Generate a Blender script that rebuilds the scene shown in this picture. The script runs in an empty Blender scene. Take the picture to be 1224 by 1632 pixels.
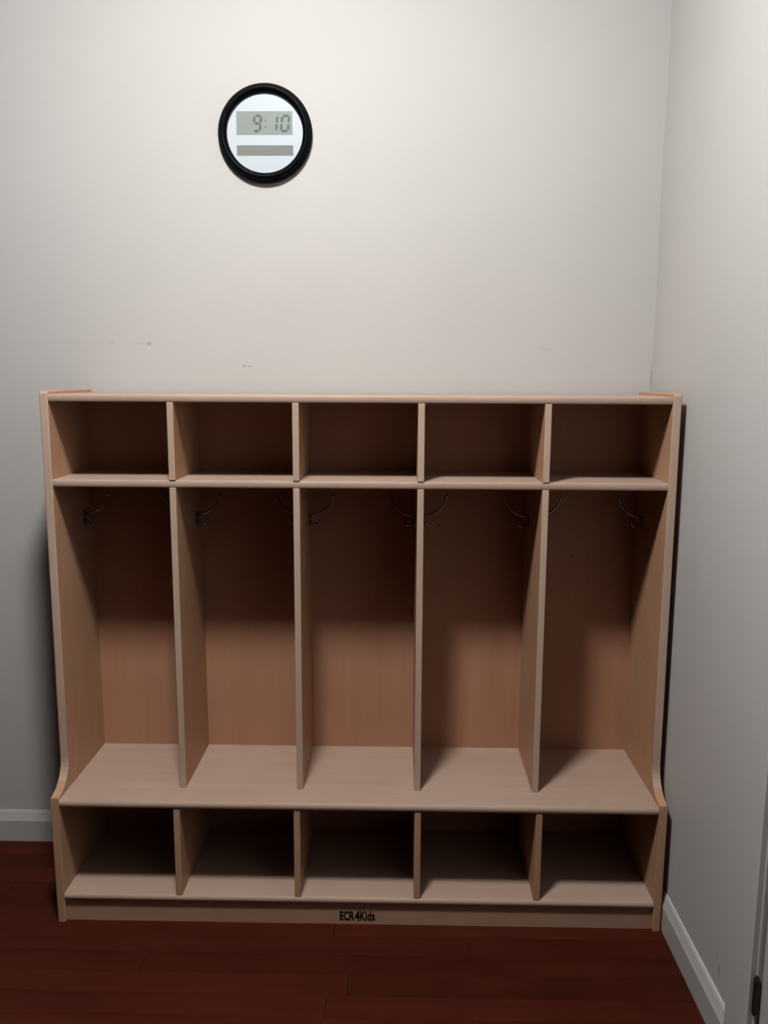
import bpy, bmesh, math, random
from mathutils import Vector, Matrix

S = bpy.context.scene
COL = S.collection

# ------------------------------------------------------------------ camera
CF = Vector((-0.01737093, 0.98723288, -0.1583335))
CR = Vector((0.99982281, 0.01829999, 0.00441159))
CU = Vector((-0.00725277, 0.15822881, 0.98737584))
cam_data = bpy.data.cameras.new('camera')
cam = bpy.data.objects.new('camera', cam_data)
COL.objects.link(cam)
M = Matrix((CR, CU, -CF)).transposed().to_4x4()
M.translation = Vector((0.08715, -2.08583, 1.23240))
cam.matrix_world = M
cam_data.sensor_fit = 'HORIZONTAL'
cam_data.sensor_width = 36.0
cam_data.lens = 1327.03 * 36.0 / 1224.0
cam_data.clip_start = 0.02
S.camera = cam

# ------------------------------------------------------------------ world, exposure
world = bpy.data.worlds.new('world')
S.world = world
world.use_nodes = True
bg = world.node_tree.nodes['Background']
bg.inputs['Color'].default_value = (0.80, 0.88, 1.0, 1)
bg.inputs['Strength'].default_value = 0.0015
S.view_settings.view_transform = 'Standard'
S.view_settings.look = 'None'
S.view_settings.gamma = 1.0
S.view_settings.use_curve_mapping = False
S.view_settings.exposure = 0.50

LAMP_POS = Vector((-0.20, -1.10, 2.435))
LAMP_RADIANCE = 215.0
LAMP_COLOR = (1.0, 0.985, 0.965)
LAMP_DIAMETER = 0.23
CEIL_Z = 2.50

# ------------------------------------------------------------------ materials
def new_mat(name):
    m = bpy.data.materials.new(name)
    m.use_nodes = True
    nt = m.node_tree
    return m, nt, nt.nodes['Principled BSDF']

def node(nt, kind, **kw):
    n = nt.nodes.new(kind)
    for k, v in kw.items():
        setattr(n, k, v)
    return n

def plain(name, col, rough=0.5, metal=0.0, spec=0.5, coat=0.0, bump=0.0, bscale=400.0, vary=0.04):
    m, nt, b = new_mat(name)
    b.inputs['Roughness'].default_value = rough
    b.inputs['Metallic'].default_value = metal
    b.inputs['Specular IOR Level'].default_value = spec
    b.inputs['Coat Weight'].default_value = coat
    tc = node(nt, 'ShaderNodeTexCoord')
    nz = node(nt, 'ShaderNodeTexNoise')
    nz.inputs['Scale'].default_value = 9.0
    nz.inputs['Detail'].default_value = 3.0
    nt.links.new(tc.outputs['Object'], nz.inputs['Vector'])
    rp = node(nt, 'ShaderNodeValToRGB')
    rp.color_ramp.elements[0].position = 0.3
    rp.color_ramp.elements[1].position = 0.7
    rp.color_ramp.elements[0].color = (*[c * (1 - vary) for c in col], 1)
    rp.color_ramp.elements[1].color = (*[min(1, c * (1 + vary)) for c in col], 1)
    nt.links.new(nz.outputs['Fac'], rp.inputs['Fac'])
    nt.links.new(rp.outputs['Color'], b.inputs['Base Color'])
    if bump > 0:
        n2 = node(nt, 'ShaderNodeTexNoise')
        n2.inputs['Scale'].default_value = bscale
        nt.links.new(tc.outputs['Object'], n2.inputs['Vector'])
        bp = node(nt, 'ShaderNodeBump')
        bp.inputs['Strength'].default_value = bump
        bp.inputs['Distance'].default_value = 0.001
        nt.links.new(n2.outputs['Fac'], bp.inputs['Height'])
        nt.links.new(bp.outputs['Normal'], b.inputs['Normal'])
    return m

def add_marks(nt, tc, cur, marks, tint):
    """small scuffs and nicks: (centre xyz, half sizes xyz, darkness) in object space"""
    fine = node(nt, 'ShaderNodeTexNoise')
    fine.inputs['Scale'].default_value = 160.0
    nt.links.new(tc.outputs['Object'], fine.inputs['Vector'])
    for c, h, dark in marks:
        sub = node(nt, 'ShaderNodeVectorMath', operation='SUBTRACT')
        nt.links.new(tc.outputs['Object'], sub.inputs[0])
        sub.inputs[1].default_value = c
        dv = node(nt, 'ShaderNodeVectorMath', operation='DIVIDE')
        nt.links.new(sub.outputs[0], dv.inputs[0])
        dv.inputs[1].default_value = h
        ln = node(nt, 'ShaderNodeVectorMath', operation='LENGTH')
        nt.links.new(dv.outputs[0], ln.inputs[0])
        ad = node(nt, 'ShaderNodeMath', operation='ADD')
        nt.links.new(ln.outputs['Value'], ad.inputs[0])
        nt.links.new(fine.outputs['Fac'], ad.inputs[1])
        mr = node(nt, 'ShaderNodeMapRange')
        mr.inputs['From Min'].default_value = 0.75
        mr.inputs['From Max'].default_value = 1.6
        mr.inputs['To Min'].default_value = dark
        mr.inputs['To Max'].default_value = 0.0
        nt.links.new(ad.outputs[0], mr.inputs['Value'])
        mx = node(nt, 'ShaderNodeMixRGB')
        nt.links.new(mr.outputs['Result'], mx.inputs['Fac'])
        nt.links.new(cur, mx.inputs['Color1'])
        mx.inputs['Color2'].default_value = (*tint, 1)
        cur = mx.outputs['Color']
    return cur

WALL_RGB = (0.4685, 0.4553, 0.442)

def wall_paint(name, marks):
    """flat wall paint; marks = small scuffs: (centre xyz, half sizes xyz, darkness)"""
    m, nt, b = new_mat(name)
    b.inputs['Roughness'].default_value = 0.62
    b.inputs['Specular IOR Level'].default_value = 0.10
    tc = node(nt, 'ShaderNodeTexCoord')
    nz = node(nt, 'ShaderNodeTexNoise')
    nz.inputs['Scale'].default_value = 3.0
    nz.inputs['Detail'].default_value = 4.0
    nt.links.new(tc.outputs['Object'], nz.inputs['Vector'])
    rp = node(nt, 'ShaderNodeValToRGB')
    rp.color_ramp.elements[0].position = 0.25
    rp.color_ramp.elements[1].position = 0.75
    rp.color_ramp.elements[0].color = (*[c * 0.975 for c in WALL_RGB], 1)
    rp.color_ramp.elements[1].color = (*[c * 1.02 for c in WALL_RGB], 1)
    nt.links.new(nz.outputs['Fac'], rp.inputs['Fac'])
    cur = rp.outputs['Color']
    cur = add_marks(nt, tc, cur, marks, (0.12, 0.10, 0.085))
    nt.links.new(cur, b.inputs['Base Color'])
    n2 = node(nt, 'ShaderNodeTexNoise')
    n2.inputs['Scale'].default_value = 120.0
    n2.inputs['Detail'].default_value = 3.0
    nt.links.new(tc.outputs['Object'], n2.inputs['Vector'])
    bp = node(nt, 'ShaderNodeBump')
    bp.inputs['Strength'].default_value = 0.12
    bp.inputs['Distance'].default_value = 0.001
    nt.links.new(n2.outputs['Fac'], bp.inputs['Height'])
    nt.links.new(bp.outputs['Normal'], b.inputs['Normal'])
    return m

def wood(name, light, dark, axis, rough=0.45, coat=0.0, per_object=0.0, gscale=1.0, spec=0.136, marks=()):
    """grain runs along the given axis (0, 1, 2) of object space"""
    m, nt, b = new_mat(name)
    b.inputs['Roughness'].default_value = rough
    b.inputs['Specular IOR Level'].default_value = spec
    b.inputs['Coat Weight'].default_value = coat
    b.inputs['Coat Roughness'].default_value = 0.3
    tc = node(nt, 'ShaderNodeTexCoord')
    oi = node(nt, 'ShaderNodeObjectInfo')
    off = node(nt, 'ShaderNodeVectorMath', operation='SCALE')
    off.inputs[0].default_value = (13.0, 7.0, 5.0)
    nt.links.new(oi.outputs['Random'], off.inputs['Scale'])
    add = node(nt, 'ShaderNodeVectorMath', operation='ADD')
    nt.links.new(tc.outputs['Object'], add.inputs[0])
    nt.links.new(off.outputs[0], add.inputs[1])
    mp = node(nt, 'ShaderNodeMapping')
    sc = [38.0 * gscale] * 3
    sc[axis] = 2.2 * gscale
    mp.inputs['Scale'].default_value = sc
    nt.links.new(add.outputs[0], mp.inputs['Vector'])
    nz = node(nt, 'ShaderNodeTexNoise')
    nz.inputs['Scale'].default_value = 1.0
    nz.inputs['Detail'].default_value = 6.0
    nz.inputs['Roughness'].default_value = 0.6
    nz.inputs['Distortion'].default_value = 0.6
    nt.links.new(mp.outputs[0], nz.inputs['Vector'])
    big = node(nt, 'ShaderNodeTexNoise')
    big.inputs['Scale'].default_value = 6.0
    nt.links.new(add.outputs[0], big.inputs['Vector'])
    mixf = node(nt, 'ShaderNodeMixRGB')
    mixf.inputs['Fac'].default_value = 0.4
    nt.links.new(nz.outputs['Fac'], mixf.inputs['Color1'])
    nt.links.new(big.outputs['Fac'], mixf.inputs['Color2'])
    rp = node(nt, 'ShaderNodeValToRGB')
    rp.color_ramp.elements[0].position = 0.32
    rp.color_ramp.elements[1].position = 0.66
    rp.color_ramp.elements[0].color = (*dark, 1)
    rp.color_ramp.elements[1].color = (*light, 1)
    nt.links.new(mixf.outputs['Color'], rp.inputs['Fac'])
    cur = rp.outputs['Color']
    if per_object:
        mr = node(nt, 'ShaderNodeMapRange')
        mr.inputs['To Min'].default_value = 1 - per_object
        mr.inputs['To Max'].default_value = 1 + per_object
        nt.links.new(oi.outputs['Random'], mr.inputs['Value'])
        vm = node(nt, 'ShaderNodeVectorMath', operation='SCALE')
        nt.links.new(cur, vm.inputs[0])
        nt.links.new(mr.outputs['Result'], vm.inputs['Scale'])
        cur = vm.outputs[0]
    if marks:
        cur = add_marks(nt, tc, cur, marks, (0.05, 0.025, 0.015))
    nt.links.new(cur, b.inputs['Base Color'])
    bp = node(nt, 'ShaderNodeBump')
    bp.inputs['Strength'].default_value = 0.06
    bp.inputs['Distance'].default_value = 0.001
    nt.links.new(nz.outputs['Fac'], bp.inputs['Height'])
    nt.links.new(bp.outputs['Normal'], b.inputs['Normal'])
    return m

BIRCH_L = (0.3934, 0.2807, 0.2232)
BIRCH_D = (0.3492, 0.2409, 0.1834)
MAT = {}
MAT['birch_x'] = wood('birch_grain_along', BIRCH_L, BIRCH_D, 0)
MAT['birch_z'] = wood('birch_grain_upright', (0.432, 0.258, 0.160), (0.388, 0.220, 0.128), 2, marks=[((0.6676, -0.0018, 0.5861), (0.02, 0.006, 0.008), 0.4)])
MAT['birch_edge'] = wood('birch_edge_band', (0.455, 0.340, 0.268), (0.405, 0.292, 0.222), 2)
MAT['birch_kick'] = wood('birch_kick_board', (0.40, 0.245, 0.165), (0.35, 0.205, 0.130), 0)
MAT['birch_back'] = wood('birch_back_sheet', (0.405, 0.218, 0.138), (0.355, 0.182, 0.110), 2, marks=[((0.5134, 0.1327, 0.8008), (0.003, 0.02, 0.006), 0.6)])
MAT['plank'] = wood('cherry_floor_plank', (0.05967, 0.01105, 0.004862), (0.03646, 0.00663, 0.003094), 0, rough=0.5, per_object=0.15, spec=0.068)
MAT['joint'] = plain('floor_joint', (0.01768, 0.00442, 0.002652), rough=0.8, spec=0.085)
MAT['trim'] = plain('trim_paint', (0.4597, 0.4486, 0.4332), rough=0.4, spec=0.204)
MAT['ceiling'] = plain('ceiling_paint', (0.442, 0.4354, 0.4199), rough=0.9, spec=0.17, bump=0.3, bscale=90)
MAT['black'] = plain('black_plastic', (0.001768, 0.00221, 0.002652), rough=0.4, spec=0.051)
MAT['face'] = plain('clock_face_white', (0.5304, 0.579, 0.6188), rough=0.35, vary=0.01, spec=0.17)
MAT['lcd'] = plain('lcd_glass', (0.2696, 0.305, 0.2762), spec=0.17, rough=0.3, vary=0.04)
MAT['lcd_low'] = plain('lcd_glass_lower', (0.2033, 0.2122, 0.1923), spec=0.17, rough=0.3, vary=0.12)
MAT['segment'] = plain('lcd_segment', (0.1017, 0.1282, 0.1282), spec=0.17, rough=0.4)
MAT['hook'] = plain('dark_hook_metal', (0.30, 0.30, 0.31), rough=0.22, metal=1.0)
MAT['hinge'] = plain('dark_hinge_metal', (0.045, 0.036, 0.026), rough=0.45, metal=0.6)
MAT['ink'] = plain('black_ink', (0.003315, 0.003315, 0.003978), spec=0.085, rough=0.6)
MAT['fixture'] = plain('fixture_white', (0.7, 0.7, 0.7), rough=0.4)

def glass_mat():
    m = bpy.data.materials.new('clock_glass')
    m.use_nodes = True
    nt = m.node_tree
    nt.nodes.clear()
    out = node(nt, 'ShaderNodeOutputMaterial')
    mix = node(nt, 'ShaderNodeMixShader')
    tr = node(nt, 'ShaderNodeBsdfTransparent')
    gl = node(nt, 'ShaderNodeBsdfGlossy')
    gl.inputs['Roughness'].default_value = 0.08
    gl.inputs['Color'].default_value = (0.45, 0.46, 0.48, 1)
    fr = node(nt, 'ShaderNodeFresnel')
    fr.inputs['IOR'].default_value = 1.45
    nt.links.new(fr.outputs[0], mix.inputs['Fac'])
    nt.links.new(tr.outputs[0], mix.inputs[1])
    nt.links.new(gl.outputs[0], mix.inputs[2])
    nt.links.new(mix.outputs[0], out.inputs['Surface'])
    return m
MAT['glass'] = glass_mat()

def lamp_mat():
    m, nt, b = new_mat('lamp_diffuser')
    b.inputs['Base Color'].default_value = (0.9, 0.9, 0.9, 1)
    b.inputs['Emission Color'].default_value = (*LAMP_COLOR, 1)
    b.inputs['Emission Strength'].default_value = LAMP_RADIANCE
    return m
MAT['diffuser'] = lamp_mat()

# ------------------------------------------------------------------ helpers
def link(name, bm, mat, parent=None, loc=(0, 0, 0), smooth=False):
    """bm is in world coordinates minus loc (or minus the parent's location)"""
    me = bpy.data.meshes.new(name)
    bmesh.ops.recalc_face_normals(bm, faces=bm.faces[:])
    bm.to_mesh(me)
    bm.free()
    if smooth:
        for p in me.polygons:
            p.use_smooth = True
    me.materials.append(mat)
    o = bpy.data.objects.new(name, me)
    COL.objects.link(o)
    o.location = loc
    if parent is not None:
        o.parent = parent
    return o

def tag(o, label=None, cat=None, group=None, kind=None):
    if label: o['label'] = label
    if cat: o['category'] = cat
    if group: o['group'] = group
    if kind: o['kind'] = kind
    return o

def box(bm, x0, x1, y0, y1, z0, z1, bevel=0.0, seg=2):
    vs = [bm.verts.new((x, y, z)) for x in (x0, x1) for y in (y0, y1) for z in (z0, z1)]
    idx = ((0, 1, 3, 2), (4, 6, 7, 5), (0, 4, 5, 1), (2, 3, 7, 6), (0, 2, 6, 4), (1, 5, 7, 3))
    fs = [bm.faces.new([vs[i] for i in f]) for f in idx]
    if bevel > 0:
        es = list({e for f in fs for e in f.edges})
        bmesh.ops.bevel(bm, geom=es, offset=bevel, segments=seg, affect='EDGES', profile=0.5)
    return bm

def prism(bm, pts, axis, a0, a1, bevel=0.0, seg=2):
    """extrude the 2-D outline pts along an axis; axis 0: pts are (y, z); axis 1: (x, z); axis 2: (x, y)"""
    def P(a, p):
        return [(a, p[0], p[1]), (p[0], a, p[1]), (p[0], p[1], a)][axis]
    lo = [bm.verts.new(P(a0, p)) for p in pts]
    hi = [bm.verts.new(P(a1, p)) for p in pts]
    n = len(pts)
    f0 = bm.faces.new(lo)
    f1 = bm.faces.new(list(reversed(hi)))
    for i in range(n):
        bm.faces.new((lo[i], lo[(i + 1) % n], hi[(i + 1) % n], hi[i]))
    if bevel > 0:
        es = list(set(f0.edges) | set(f1.edges))
        bmesh.ops.bevel(bm, geom=es, offset=bevel, segments=seg, affect='EDGES', profile=0.5)
    return bm

def lathe(bm, prof, n, centre, axis_dir=-1):
    """profile (radius, depth) revolved round the Y axis through centre; depth goes towards -Y"""
    cx, cy, cz = centre
    rings = []
    for r, d in prof:
        if r < 1e-6:
            rings.append([bm.verts.new((cx, cy + axis_dir * d, cz))])
        else:
            rings.append([bm.verts.new((cx + r * math.cos(2 * math.pi * i / n), cy + axis_dir * d, cz + r * math.sin(2 * math.pi * i / n))) for i in range(n)])
    for a, b in zip(rings, rings[1:]):
        for i in range(n):
            j = (i + 1) % n
            if len(a) == 1 and len(b) == 1: continue
            if len(a) == 1: bm.faces.new((a[0], b[i], b[j]))
            elif len(b) == 1: bm.faces.new((a[i], a[j], b[0]))
            else: bm.faces.new((a[i], a[j], b[j], b[i]))
    return bm

def tube(bm, path, radii, n=8):
    pts = [Vector(p) for p in path]
    prev = None
    up = Vector((0, 1, 0))
    for k, p in enumerate(pts):
        d = (pts[min(k + 1, len(pts) - 1)] - pts[max(k - 1, 0)]).normalized()
        a = d.cross(up)
        if a.length < 1e-4: a = d.cross(Vector((1, 0, 0)))
        a.normalize()
        b = d.cross(a).normalized()
        r = radii[k] if isinstance(radii, (list, tuple)) else radii
        ring = [bm.verts.new(p + a * r * math.cos(2 * math.pi * i / n) + b * r * math.sin(2 * math.pi * i / n)) for i in range(n)]
        if prev:
            for i in range(n):
                bm.faces.new((prev[i], prev[(i + 1) % n], ring[(i + 1) % n], ring[i]))
        else:
            bm.faces.new(list(reversed(ring)))
        prev = ring
    bm.faces.new(prev)
    return bm

NB = bmesh.new

# ------------------------------------------------------------------ the room
WY = -0.021        # face of the back wall
WX = 0.7015        # face of the right wall
X0, Y0 = -2.30, -3.30
D0, D1, DZ = -0.806, -1.606, 2.04   # door opening in the right wall

marks_back = [((-0.5246, WY, 1.3139), (0.0060, 0.02, 0.0050), 0.55),
              ((-0.5450, WY, 1.3145), (0.0180, 0.02, 0.0022), 0.22),
              ((-0.6160, WY, 1.3150), (0.0060, 0.02, 0.0035), 0.25),
              ((-0.7300, WY, 1.3150), (0.1000, 0.02, 0.0022), 0.10),
              ((-0.2920, WY, 1.2612), (0.0060, 0.02, 0.0035), 0.50),
              ((-0.2810, WY, 1.2605), (0.0050, 0.02, 0.0030), 0.40),
              ((0.4359, WY, 1.3054), (0.0150, 0.02, 0.0030), 0.16),
              ((0.7000, WY, 1.2350), (0.0022, 0.02, 0.0350), 0.55),
              ((0.7000, WY, 1.6800), (0.0020, 0.02, 0.2200), 0.12)]
marks_right = [((WX, -0.6515, 0.125), (0.02, 0.006, 0.012), 0.55),
               ((WX, -0.6400, 0.150), (0.02, 0.004, 0.008), 0.3)]
bm = NB(); box(bm, X0, WX + 0.10, WY, WY + 0.10, 0, CEIL_Z)
tag(link('wall_back', bm, wall_paint('wall_paint_back', marks_back)), 'plain off-white painted wall behind the cubby locker', 'wall', kind='structure')
bm = NB()
box(bm, WX, WX + 0.10, D0, WY, 0, CEIL_Z)
box(bm, WX, WX + 0.10, D1, D0, DZ, CEIL_Z)
box(bm, WX, WX + 0.10, Y0, D1, 0, CEIL_Z)
tag(link('wall_right', bm, wall_paint('wall_paint_right', marks_right)), 'off-white painted side wall meeting the back wall in a corner', 'wall', kind='structure')
bm = NB(); box(bm, X0, WX + 0.10, Y0, WY + 0.10, CEIL_Z, CEIL_Z + 0.08)
tag(link('ceiling', bm, MAT['ceiling']), 'white ceiling', 'ceiling', kind='structure')

# floor: a dark sub-floor whose recessed joints show between individual planks
bm = NB(); box(bm, X0, WX + 0.10, Y0, WY + 0.10, -0.05, -0.002)
floor = tag(link('floor', bm, MAT['joint']), 'dark reddish-brown plank floor', 'floor', kind='structure')
random.seed(7)
PW = 0.061
row = 0
y = -0.5192 + PW * 8
plank_mesh = {}
def plank(x0, x1, ya, yb):
    key = (round(x1 - x0, 3), round(yb - ya, 4))
    if key not in plank_mesh:
        w, d = x1 - x0 - 0.0008, yb - ya - 0.0008
        b_ = NB(); box(b_, -w / 2, w / 2, -d / 2, d / 2, -0.010, 0.0, bevel=0.0006, seg=1)
        o = link('plank', b_, MAT['plank'], floor)
        plank_mesh[key] = o.data
    else:
        o = bpy.data.objects.new('plank', plank_mesh[key])
        COL.objects.link(o)
        o.parent = floor
    o.location = ((x0 + x1) / 2, (ya + yb) / 2, 0.0)
while y > Y0:
    yb = min(y, WY + 0.0)
    ya = y - PW
    if yb - ya > 0.005:
        # end joint visible at x = -0.010 in the row between y = -0.519 and y = -0.580
        if abs(y + 0.5192) < 1e-4:
            cuts = [-1.11, -0.010]
        else:
            c = X0 + random.choice((0.35, 0.55, 0.75, 0.95, 1.15))
            cuts = []
            while c < WX - 0.2:
                cuts.append(c); c += 1.10
        xs = [X0] + cuts + [WX]
        for a, b_ in zip(xs, xs[1:]):
            plank(a, b_, max(ya, Y0), yb)
    y -= PW
    row += 1

# baseboards: flat face, sloped cap with a fine bead against the wall
BASE = [(0.0, 0.0), (0.012, 0.0), (0.012, 0.058), (0.0105, 0.0615), (0.0060, 0.0760), (0.0058, 0.0785), (0.0042, 0.0800), (0.0040, 0.0830), (0.0, 0.0835)]
bm = NB(); prism(bm, [(WY - t, z) for t, z in BASE], 0, X0, WX)
tag(link('baseboard_back', bm, MAT['trim']), 'white baseboard along the back wall', 'baseboard', kind='structure')
CAS0, CAS1 = -0.712, -0.800
bm = NB(); prism(bm, [(WX - t, z) for t, z in BASE], 1, CAS0, WY - 0.012)
tag(link('baseboard_right', bm, MAT['trim']), 'white baseboard along the side wall', 'baseboard', kind='structure')

# door in the right wall: casing, slab, hinges
bm = NB()
CP = [(0.0, CAS0), (0.0, CAS1), (0.009, CAS1), (0.011, CAS1 + 0.004), (0.012, CAS1 + 0.02), (0.012, CAS0 - 0.004), (0.010, CAS0)]
prism(bm, [(WX - t, yy) for t, yy in CP], 2, 0.0, DZ + 0.09)
mir = D0 + D1
prism(bm, [(WX - t, mir - yy) for t, yy in CP], 2, 0.0, DZ + 0.09)
box(bm, WX - 0.012, WX, mir - CAS1, CAS1, DZ + 0.006, DZ + 0.09, bevel=0.002)
box(bm, WX + 0.052, WX + 0.10, D1, D0, 0, DZ)
tag(link('trim_1', bm, wall_paint('door_casing_paint', [])), 'off-white flat door casing at the end of the baseboard', 'door casing', kind='structure')
bm = NB()
box(bm, WX + 0.006, WX + 0.046, D1 + 0.004, D0 - 0.004, 0.008, DZ - 0.004, bevel=0.002)
door = tag(link('door_1', bm, MAT['trim']), 'off-white door hung beside the casing', 'door', kind='structure')
for hz in (0.20, 1.02, 1.84):
    bm = NB()
    tube(bm, [(WX - 0.002, D0 - 0.002, hz + t) for t in (-0.032, -0.0315, 0.0315, 0.032)], [0.003, 0.0050, 0.0050, 0.003], 10)
    tube(bm, [(WX - 0.002, D0 - 0.002, hz + t) for t in (-0.036, -0.032)], 0.0035, 8)
    tube(bm, [(WX - 0.002, D0 - 0.002, hz + t) for t in (0.032, 0.036)], 0.0035, 8)
    link('hinge', bm, MAT['hinge'], door, smooth=False)

# ------------------------------------------------------------------ ceiling light (above the frame)
lamp = bpy.data.objects.new('ceiling_light', None)
COL.objects.link(lamp)
lamp.location = (LAMP_POS.x, LAMP_POS.y, CEIL_Z)
tag(lamp, 'round white flush ceiling light above the locker', 'ceiling light')
def zlathe(bm, prof, n):
    rings = []
    for r, z in prof:
        rings.append([bm.verts.new((0, 0, z))] if r < 1e-6 else [bm.verts.new((r * math.cos(2 * math.pi * i / n), r * math.sin(2 * math.pi * i / n), z)) for i in range(n)])
    for a, b in zip(rings, rings[1:]):
        for i in range(n):
            j = (i + 1) % n
            if len(a) == 1: bm.faces.new((a[0], b[i], b[j]))
            elif len(b) == 1: bm.faces.new((a[i], a[j], b[0]))
            else: bm.faces.new((a[i], a[j], b[j], b[i]))
R = LAMP_DIAMETER / 2
bm = NB(); zlathe(bm, [(0.0, 0.0), (R + 0.012, 0.0), (R + 0.012, -0.012), (R + 0.009, -0.016), (0.0, -0.016)], 48)
link('base_plate', bm, MAT['fixture'], lamp)
bm = NB(); zlathe(bm, [(0.0, -0.058), (R - 0.004, -0.058), (R, -0.054), (R, -0.016), (0.0, -0.016)], 48)
link('diffuser', bm, MAT['diffuser'], lamp)

# ------------------------------------------------------------------ the cubby coat locker
W = 1.372; H = W / 2
TP, TD = 0.0184, 0.0145
YB = -0.034          # rear edge of the side panels
YU = -0.2976         # front of the upper part
YL = -0.3644         # front of the bench and the lower part
YP = -0.0673         # face of the back panel
ZT, ZH = 1.1960, 1.2042
ZTU = 1.1800         # underside of the top board
ZS0, ZS1 = 0.9953, 1.0115
ZB0, ZB1 = 0.2800, 0.2976
ZF0, ZF1 = 0.0540, 0.0703
ORG = Vector((0.0, -0.20, 0.0))
locker = bpy.data.objects.new('coat_locker', None)
COL.objects.link(locker)
locker.location = ORG
tag(locker, 'pale birch five-section cubby coat locker with bench, standing against the back wall', 'coat locker')
def edge_band(o):
    o.data.materials.append(MAT['birch_edge'])
    for p in o.data.polygons:
        if p.normal.y < -0.7 and p.center.z > ZB1 - 0.005:
            p.material_index = 1
def lp(name, bm, mat, parent=None, smooth=False):
    if parent is None:
        bmesh.ops.translate(bm, verts=bm.verts[:], vec=-ORG)
        return link(name, bm, mat, locker, smooth=smooth)
    return link(name, bm, mat, parent, smooth=smooth)

# side panels with the concave sweep down to the bench front
prof = [(YB, 0.0), (YB, ZH - 0.004), (YB - 0.004, ZH), (YU + 0.007, ZH), (YU + 0.002, ZH - 0.002), (YU, ZH - 0.007), (YU, 0.366)]
for k in range(1, 11):
    a = math.pi / 2 * k / 10
    prof.append((YL + (YU - YL) * math.cos(a), 0.366 - (0.366 - 0.3035) * math.sin(a)))
prof += [(YL, 0.298), (YL, 0.0)]
for x0 in (-H, H - TP):
    bm = NB(); prism(bm, prof, 0, x0, x0 + TP, bevel=0.003, seg=3)
    edge_band(lp('side_panel', bm, MAT['birch_z']))
# boards: a rounded nose at the front
def board(name, y_front, y_back, z0, z1, nose, mat, parent=None):
    pts = [(y_back, z0), (y_back, z1)]
    zc, hh = (z0 + z1) / 2, (z1 - z0) / 2
    for k in range(0, 9):
        a = math.pi / 2 - math.pi * k / 8
        pts.append((y_front + nose - nose * math.cos(a), zc + hh * math.sin(a)))
    b_ = NB(); prism(b_, pts, 0, -H + TP, H - TP)
    return lp(name, b_, mat)
board('top_board', YU + 0.001, YB, ZTU, ZT, 0.003, MAT['birch_x'])
board('shelf', YU + 0.001, YP, ZS0, ZS1, 0.003, MAT['birch_x'])
board('bench_seat', YL - 0.001, YP, ZB0, ZB1, 0.008, MAT['birch_x'])
board('base_shelf', YL - 0.001, YP, ZF0, ZF1, 0.008, MAT['birch_x'])
bm = NB(); box(bm, -H + TP, H - TP, YL + 0.007, YL + 0.023, 0.0, ZF0, bevel=0.001)
kick = lp('kick_board', bm, MAT['birch_kick'])
bm = NB(); box(bm, -H + TP, H - TP, YP, YP + 0.008, ZB1, ZTU)
lp('back_panel', bm, MAT['birch_back'])
bm = NB(); box(bm, -H + TP, H - TP, YP, YP + 0.008, 0.02, ZB1)
lp('back_panel', bm, MAT['birch_back'])
# dividers: three tiers, four in each
pitch = (W - 2 * TP - 4 * TD) / 5
divx = [-H + TP + pitch * (i + 1) + TD * i for i in range(4)]
for z0, z1, yf in ((ZS1, ZTU, YU), (ZB1, ZS0, YU), (ZF1, ZB0, YL + 0.002)):
    first = None
    for x in divx:
        if first is None:
            bm = NB(); box(bm, -TD / 2, TD / 2, yf, YP, z0, z1, bevel=0.0015)
            bmesh.ops.translate(bm, verts=bm.verts[:], vec=(0, -ORG.y, 0))
            o = first = link('divider', bm, MAT['birch_z'], locker)
            edge_band(o)
        else:
            o = first.copy(); COL.objects.link(o)
        o.location = (x + TD / 2, 0, 0)
# coat hooks, one on each side face of each tall section
def make_hook():
    b_ = NB()
    # long upper prong, in the local XZ plane, leaving the mount towards +X
    arc = [(0.001, 0, 0.008)]
    for k in range(0, 11):
        a = math.radians(-80 + 80 * k / 10)
        arc.append((0.012 + 0.048 * (math.cos(a) - math.cos(math.radians(-80))) / (1 - math.cos(math.radians(-80))), 0, 0.010 + 0.052 * (math.sin(a) + 1)))
    rad = [0.0030] * (len(arc) - 1) + [0.0022]
    tube(b_, arc, rad, 8)
    low = [(0.001, 0, -0.004), (0.010, 0, -0.012), (0.019, 0, -0.014), (0.026, 0, -0.009), (0.029, 0, 0.000)]
    tube(b_, low, [0.003, 0.003, 0.003, 0.003, 0.0022], 8)
    return b_
hook_first = None
plate_first = None
sides = []
inner = [-H + TP] + [x + e for x in divx for e in (0, TD)] + [H - TP]
for i in range(5):
    sides.append((inner[2 * i], 0.0))
    sides.append((inner[2 * i + 1], math.pi))
for x, rz in sides:
    if hook_first is None:
        hk = hook_first = link('coat_hook', make_hook(), MAT['hook'], locker, smooth=True)
        b_ = NB()
        prism(b_, [(0.007 * math.cos(t), 0.018 * math.sin(t) if abs(math.cos(t)) < .99 else 0.0) for t in [2 * math.pi * k / 20 for k in range(20)]], 0, 0.0, 0.0025, bevel=0.0006, seg=1)
        for s in (-1, 1):
            tube(b_, [(0.002, 0, s * 0.0125), (0.0036, 0, s * 0.0125)], 0.0025, 8)
        pl = plate_first = link('mount_plate', b_, MAT['hook'], hk)
    else:
        hk = hook_first.copy(); COL.objects.link(hk)
        pl = plate_first.copy(); COL.objects.link(pl)
        pl.parent = hk
    hk.location = (x, -0.125 - ORG.y, 0.900)
    hk.rotation_euler = (0, 0, rz)
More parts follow.
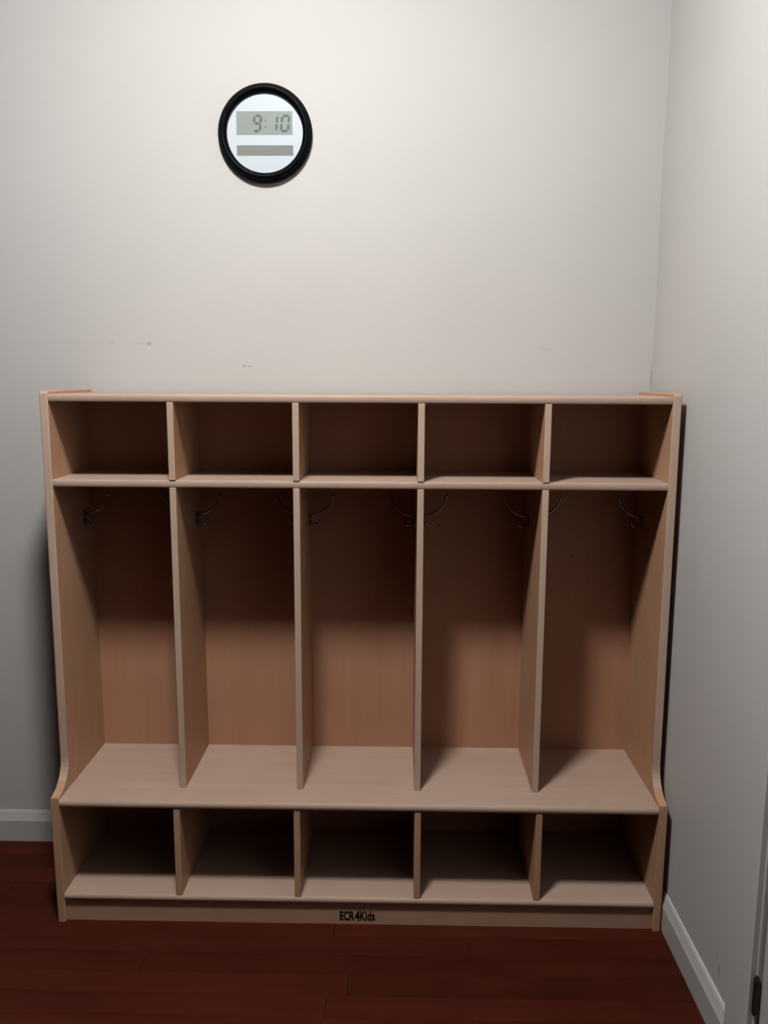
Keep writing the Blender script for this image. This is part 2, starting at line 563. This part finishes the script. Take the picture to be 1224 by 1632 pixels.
# printed maker's mark on the kick board
def text_bm(s, size, bold, sx, shear=0.0):
    cu = bpy.data.curves.new('lettering', 'FONT')
    cu.body = s
    cu.size = size
    cu.offset = bold
    cu.shear = shear
    cu.resolution_u = 3
    ob = bpy.data.objects.new('lettering', cu)
    COL.objects.link(ob)
    dg = bpy.context.evaluated_depsgraph_get()
    me = bpy.data.meshes.new_from_object(ob.evaluated_get(dg))
    b_ = NB(); b_.from_mesh(me)
    bpy.data.objects.remove(ob); bpy.data.meshes.remove(me); bpy.data.curves.remove(cu)
    # lay the XY text upright in XZ
    x0 = min(v.co.x for v in b_.verts); x1 = max(v.co.x for v in b_.verts)
    for v in b_.verts:
        v.co = Vector(((v.co.x - x0) * sx, 0.0, v.co.y))
    return b_, (x1 - x0) * sx
def put_text(s, x_left, width, z, size, bold, parent, y, mat, name, shear=0.0):
    b_, w = text_bm(s, size, bold, 1.0, shear)
    k = width / w
    ret = bmesh.ops.extrude_face_region(b_, geom=b_.faces[:])
    vs = [g for g in ret['geom'] if isinstance(g, bmesh.types.BMVert)]
    bmesh.ops.translate(b_, verts=vs, vec=(0, -0.0004, 0))
    for v in b_.verts:
        v.co = Vector((x_left + v.co.x * k, y + v.co.y, z + v.co.z)) - ORG
    return link(name, b_, mat, parent)
KY = YL + 0.0069
put_text('ECR', -0.0400, 0.0335, 0.0115, 0.0300, 0.0010, kick, KY, MAT['ink'], 'lettering')
put_text('4', -0.0060, 0.0115, 0.0085, 0.0385, 0.0005, kick, KY, MAT['ink'], 'lettering')
put_text('Kids', 0.0060, 0.0340, 0.0112, 0.0325, 0.0008, kick, KY, MAT['ink'], 'lettering')

# ------------------------------------------------------------------ the wall clock
CX, CZ = -0.2310, 1.7965
RC = 0.1105
clock = bpy.data.objects.new('wall_clock', None)
COL.objects.link(clock)
clock.location = (CX, WY, CZ)
tag(clock, 'round black-rimmed digital wall clock reading 9:10 on the back wall', 'clock')
RI = 0.0893
bm = NB()
lathe(bm, [(RC - 0.004, 0.0), (RC, 0.002), (RC, 0.010), (RC - 0.0015, 0.014), (RC - 0.004, 0.0155), (RC - 0.005, 0.0175), (RC - 0.0065, 0.0215), (RC - 0.0105, 0.0245),
           (RI + 0.007, 0.0245), (RI + 0.003, 0.0215), (RI, 0.0160), (RI, 0.0100), (RI - 0.001, 0.0085), (RI - 0.001, 0.0)], 72, (0, 0, 0))
link('frame', bm, MAT['black'], clock, smooth=True)
bm = NB(); lathe(bm, [(0, 0.010), (RI - 0.0002, 0.010), (RI - 0.0002, 0.002), (0, 0.002)], 64, (0, 0, 0))
link('clock_face', bm, MAT['face'], clock)
bm = NB(); lathe(bm, [(0, 0.0162), (RI - 0.0004, 0.0156), (RI - 0.0004, 0.0146), (0, 0.0152)], 64, (0, 0, 0))
link('glass_cover', bm, MAT['glass'], clock)
def face_rect(name, x0, x1, z0, z1, d0, d1, mat):
    b_ = NB(); box(b_, x0 - CX, x1 - CX, -d1, -d0, z0 - CZ, z1 - CZ)
    return link(name, b_, mat, clock)
LX0, LX1, LZ0, LZ1 = -0.2975, -0.1665, 1.7935, 1.8450
lcd = face_rect('lcd_display', LX0, LX1, LZ0, LZ1, 0.0095, 0.0106, MAT['lcd'])
tag(lcd, 'greenish-grey time display showing 9:10')
low = face_rect('lcd_display', -0.2975, -0.1655, 1.7475, 1.7700, 0.0095, 0.0106, MAT['lcd_low'])
tag(low, 'narrow grey lower display strip')
def digit(segs, x0, x1, z0, z1, t, slant=0.12):
    b_ = NB()
    zm = (z0 + z1) / 2
    g = t * 0.18
    def quad(pts):
        vv = [(x + slant * (z - z0), z) for x, z in pts]
        prism(b_, vv, 1, -0.0113, -0.0106)
    def hseg(z):   # horizontal bar with pointed ends
        a, c = x0 + t * 0.5 + g, x1 - t * 0.5 - g
        quad([(a, z), (a + t / 2, z + t / 2), (c - t / 2, z + t / 2), (c, z), (c - t / 2, z - t / 2), (a + t / 2, z - t / 2)])
    def vseg(x, za, zb):
        a, c = za + g, zb - g
        quad([(x, a), (x + t / 2, a + t / 2), (x + t / 2, c - t / 2), (x, c), (x - t / 2, c - t / 2), (x - t / 2, a + t / 2)])
    zt, zb_ = z1 - t / 2, z0 + t / 2
    xl, xr = x0 + t / 2, x1 - t / 2
    if 'a' in segs: hseg(zt)
    if 'g' in segs: hseg(zm)
    if 'd' in segs: hseg(zb_)
    if 'f' in segs: vseg(xl, zm, zt)
    if 'b' in segs: vseg(xr, zm, zt)
    if 'e' in segs: vseg(xl, zb_, zm)
    if 'c' in segs: vseg(xr, zb_, zm)
    return link('digit', b_, MAT['segment'], lcd)
lw, lh = LX1 - LX0, LZ1 - LZ0
bx, bz = LX0 - CX, LZ0 - CZ
dz0, dz1 = bz + lh * 0.10, bz + lh * 0.86
digit('abcdfg', bx + lw * 0.275, bx + lw * 0.435, dz0, dz1, 0.0055)
digit('bc', bx + lw * 0.585, bx + lw * 0.725, dz0, dz1, 0.0055)
digit('abcdef', bx + lw * 0.770, bx + lw * 0.935, dz0, dz1, 0.0055)
b_ = NB()
for fz in (0.33, 0.60):
    x = bx + lw * 0.503 + 0.12 * lh * fz * 0.6
    z = bz + lh * fz
    prism(b_, [(x - 0.0013, z - 0.0016), (x + 0.0013, z - 0.0016), (x + 0.0013, z + 0.0016), (x - 0.0013, z + 0.0016)], 1, -0.0113, -0.0106)
link('colon', b_, MAT['segment'], lcd)
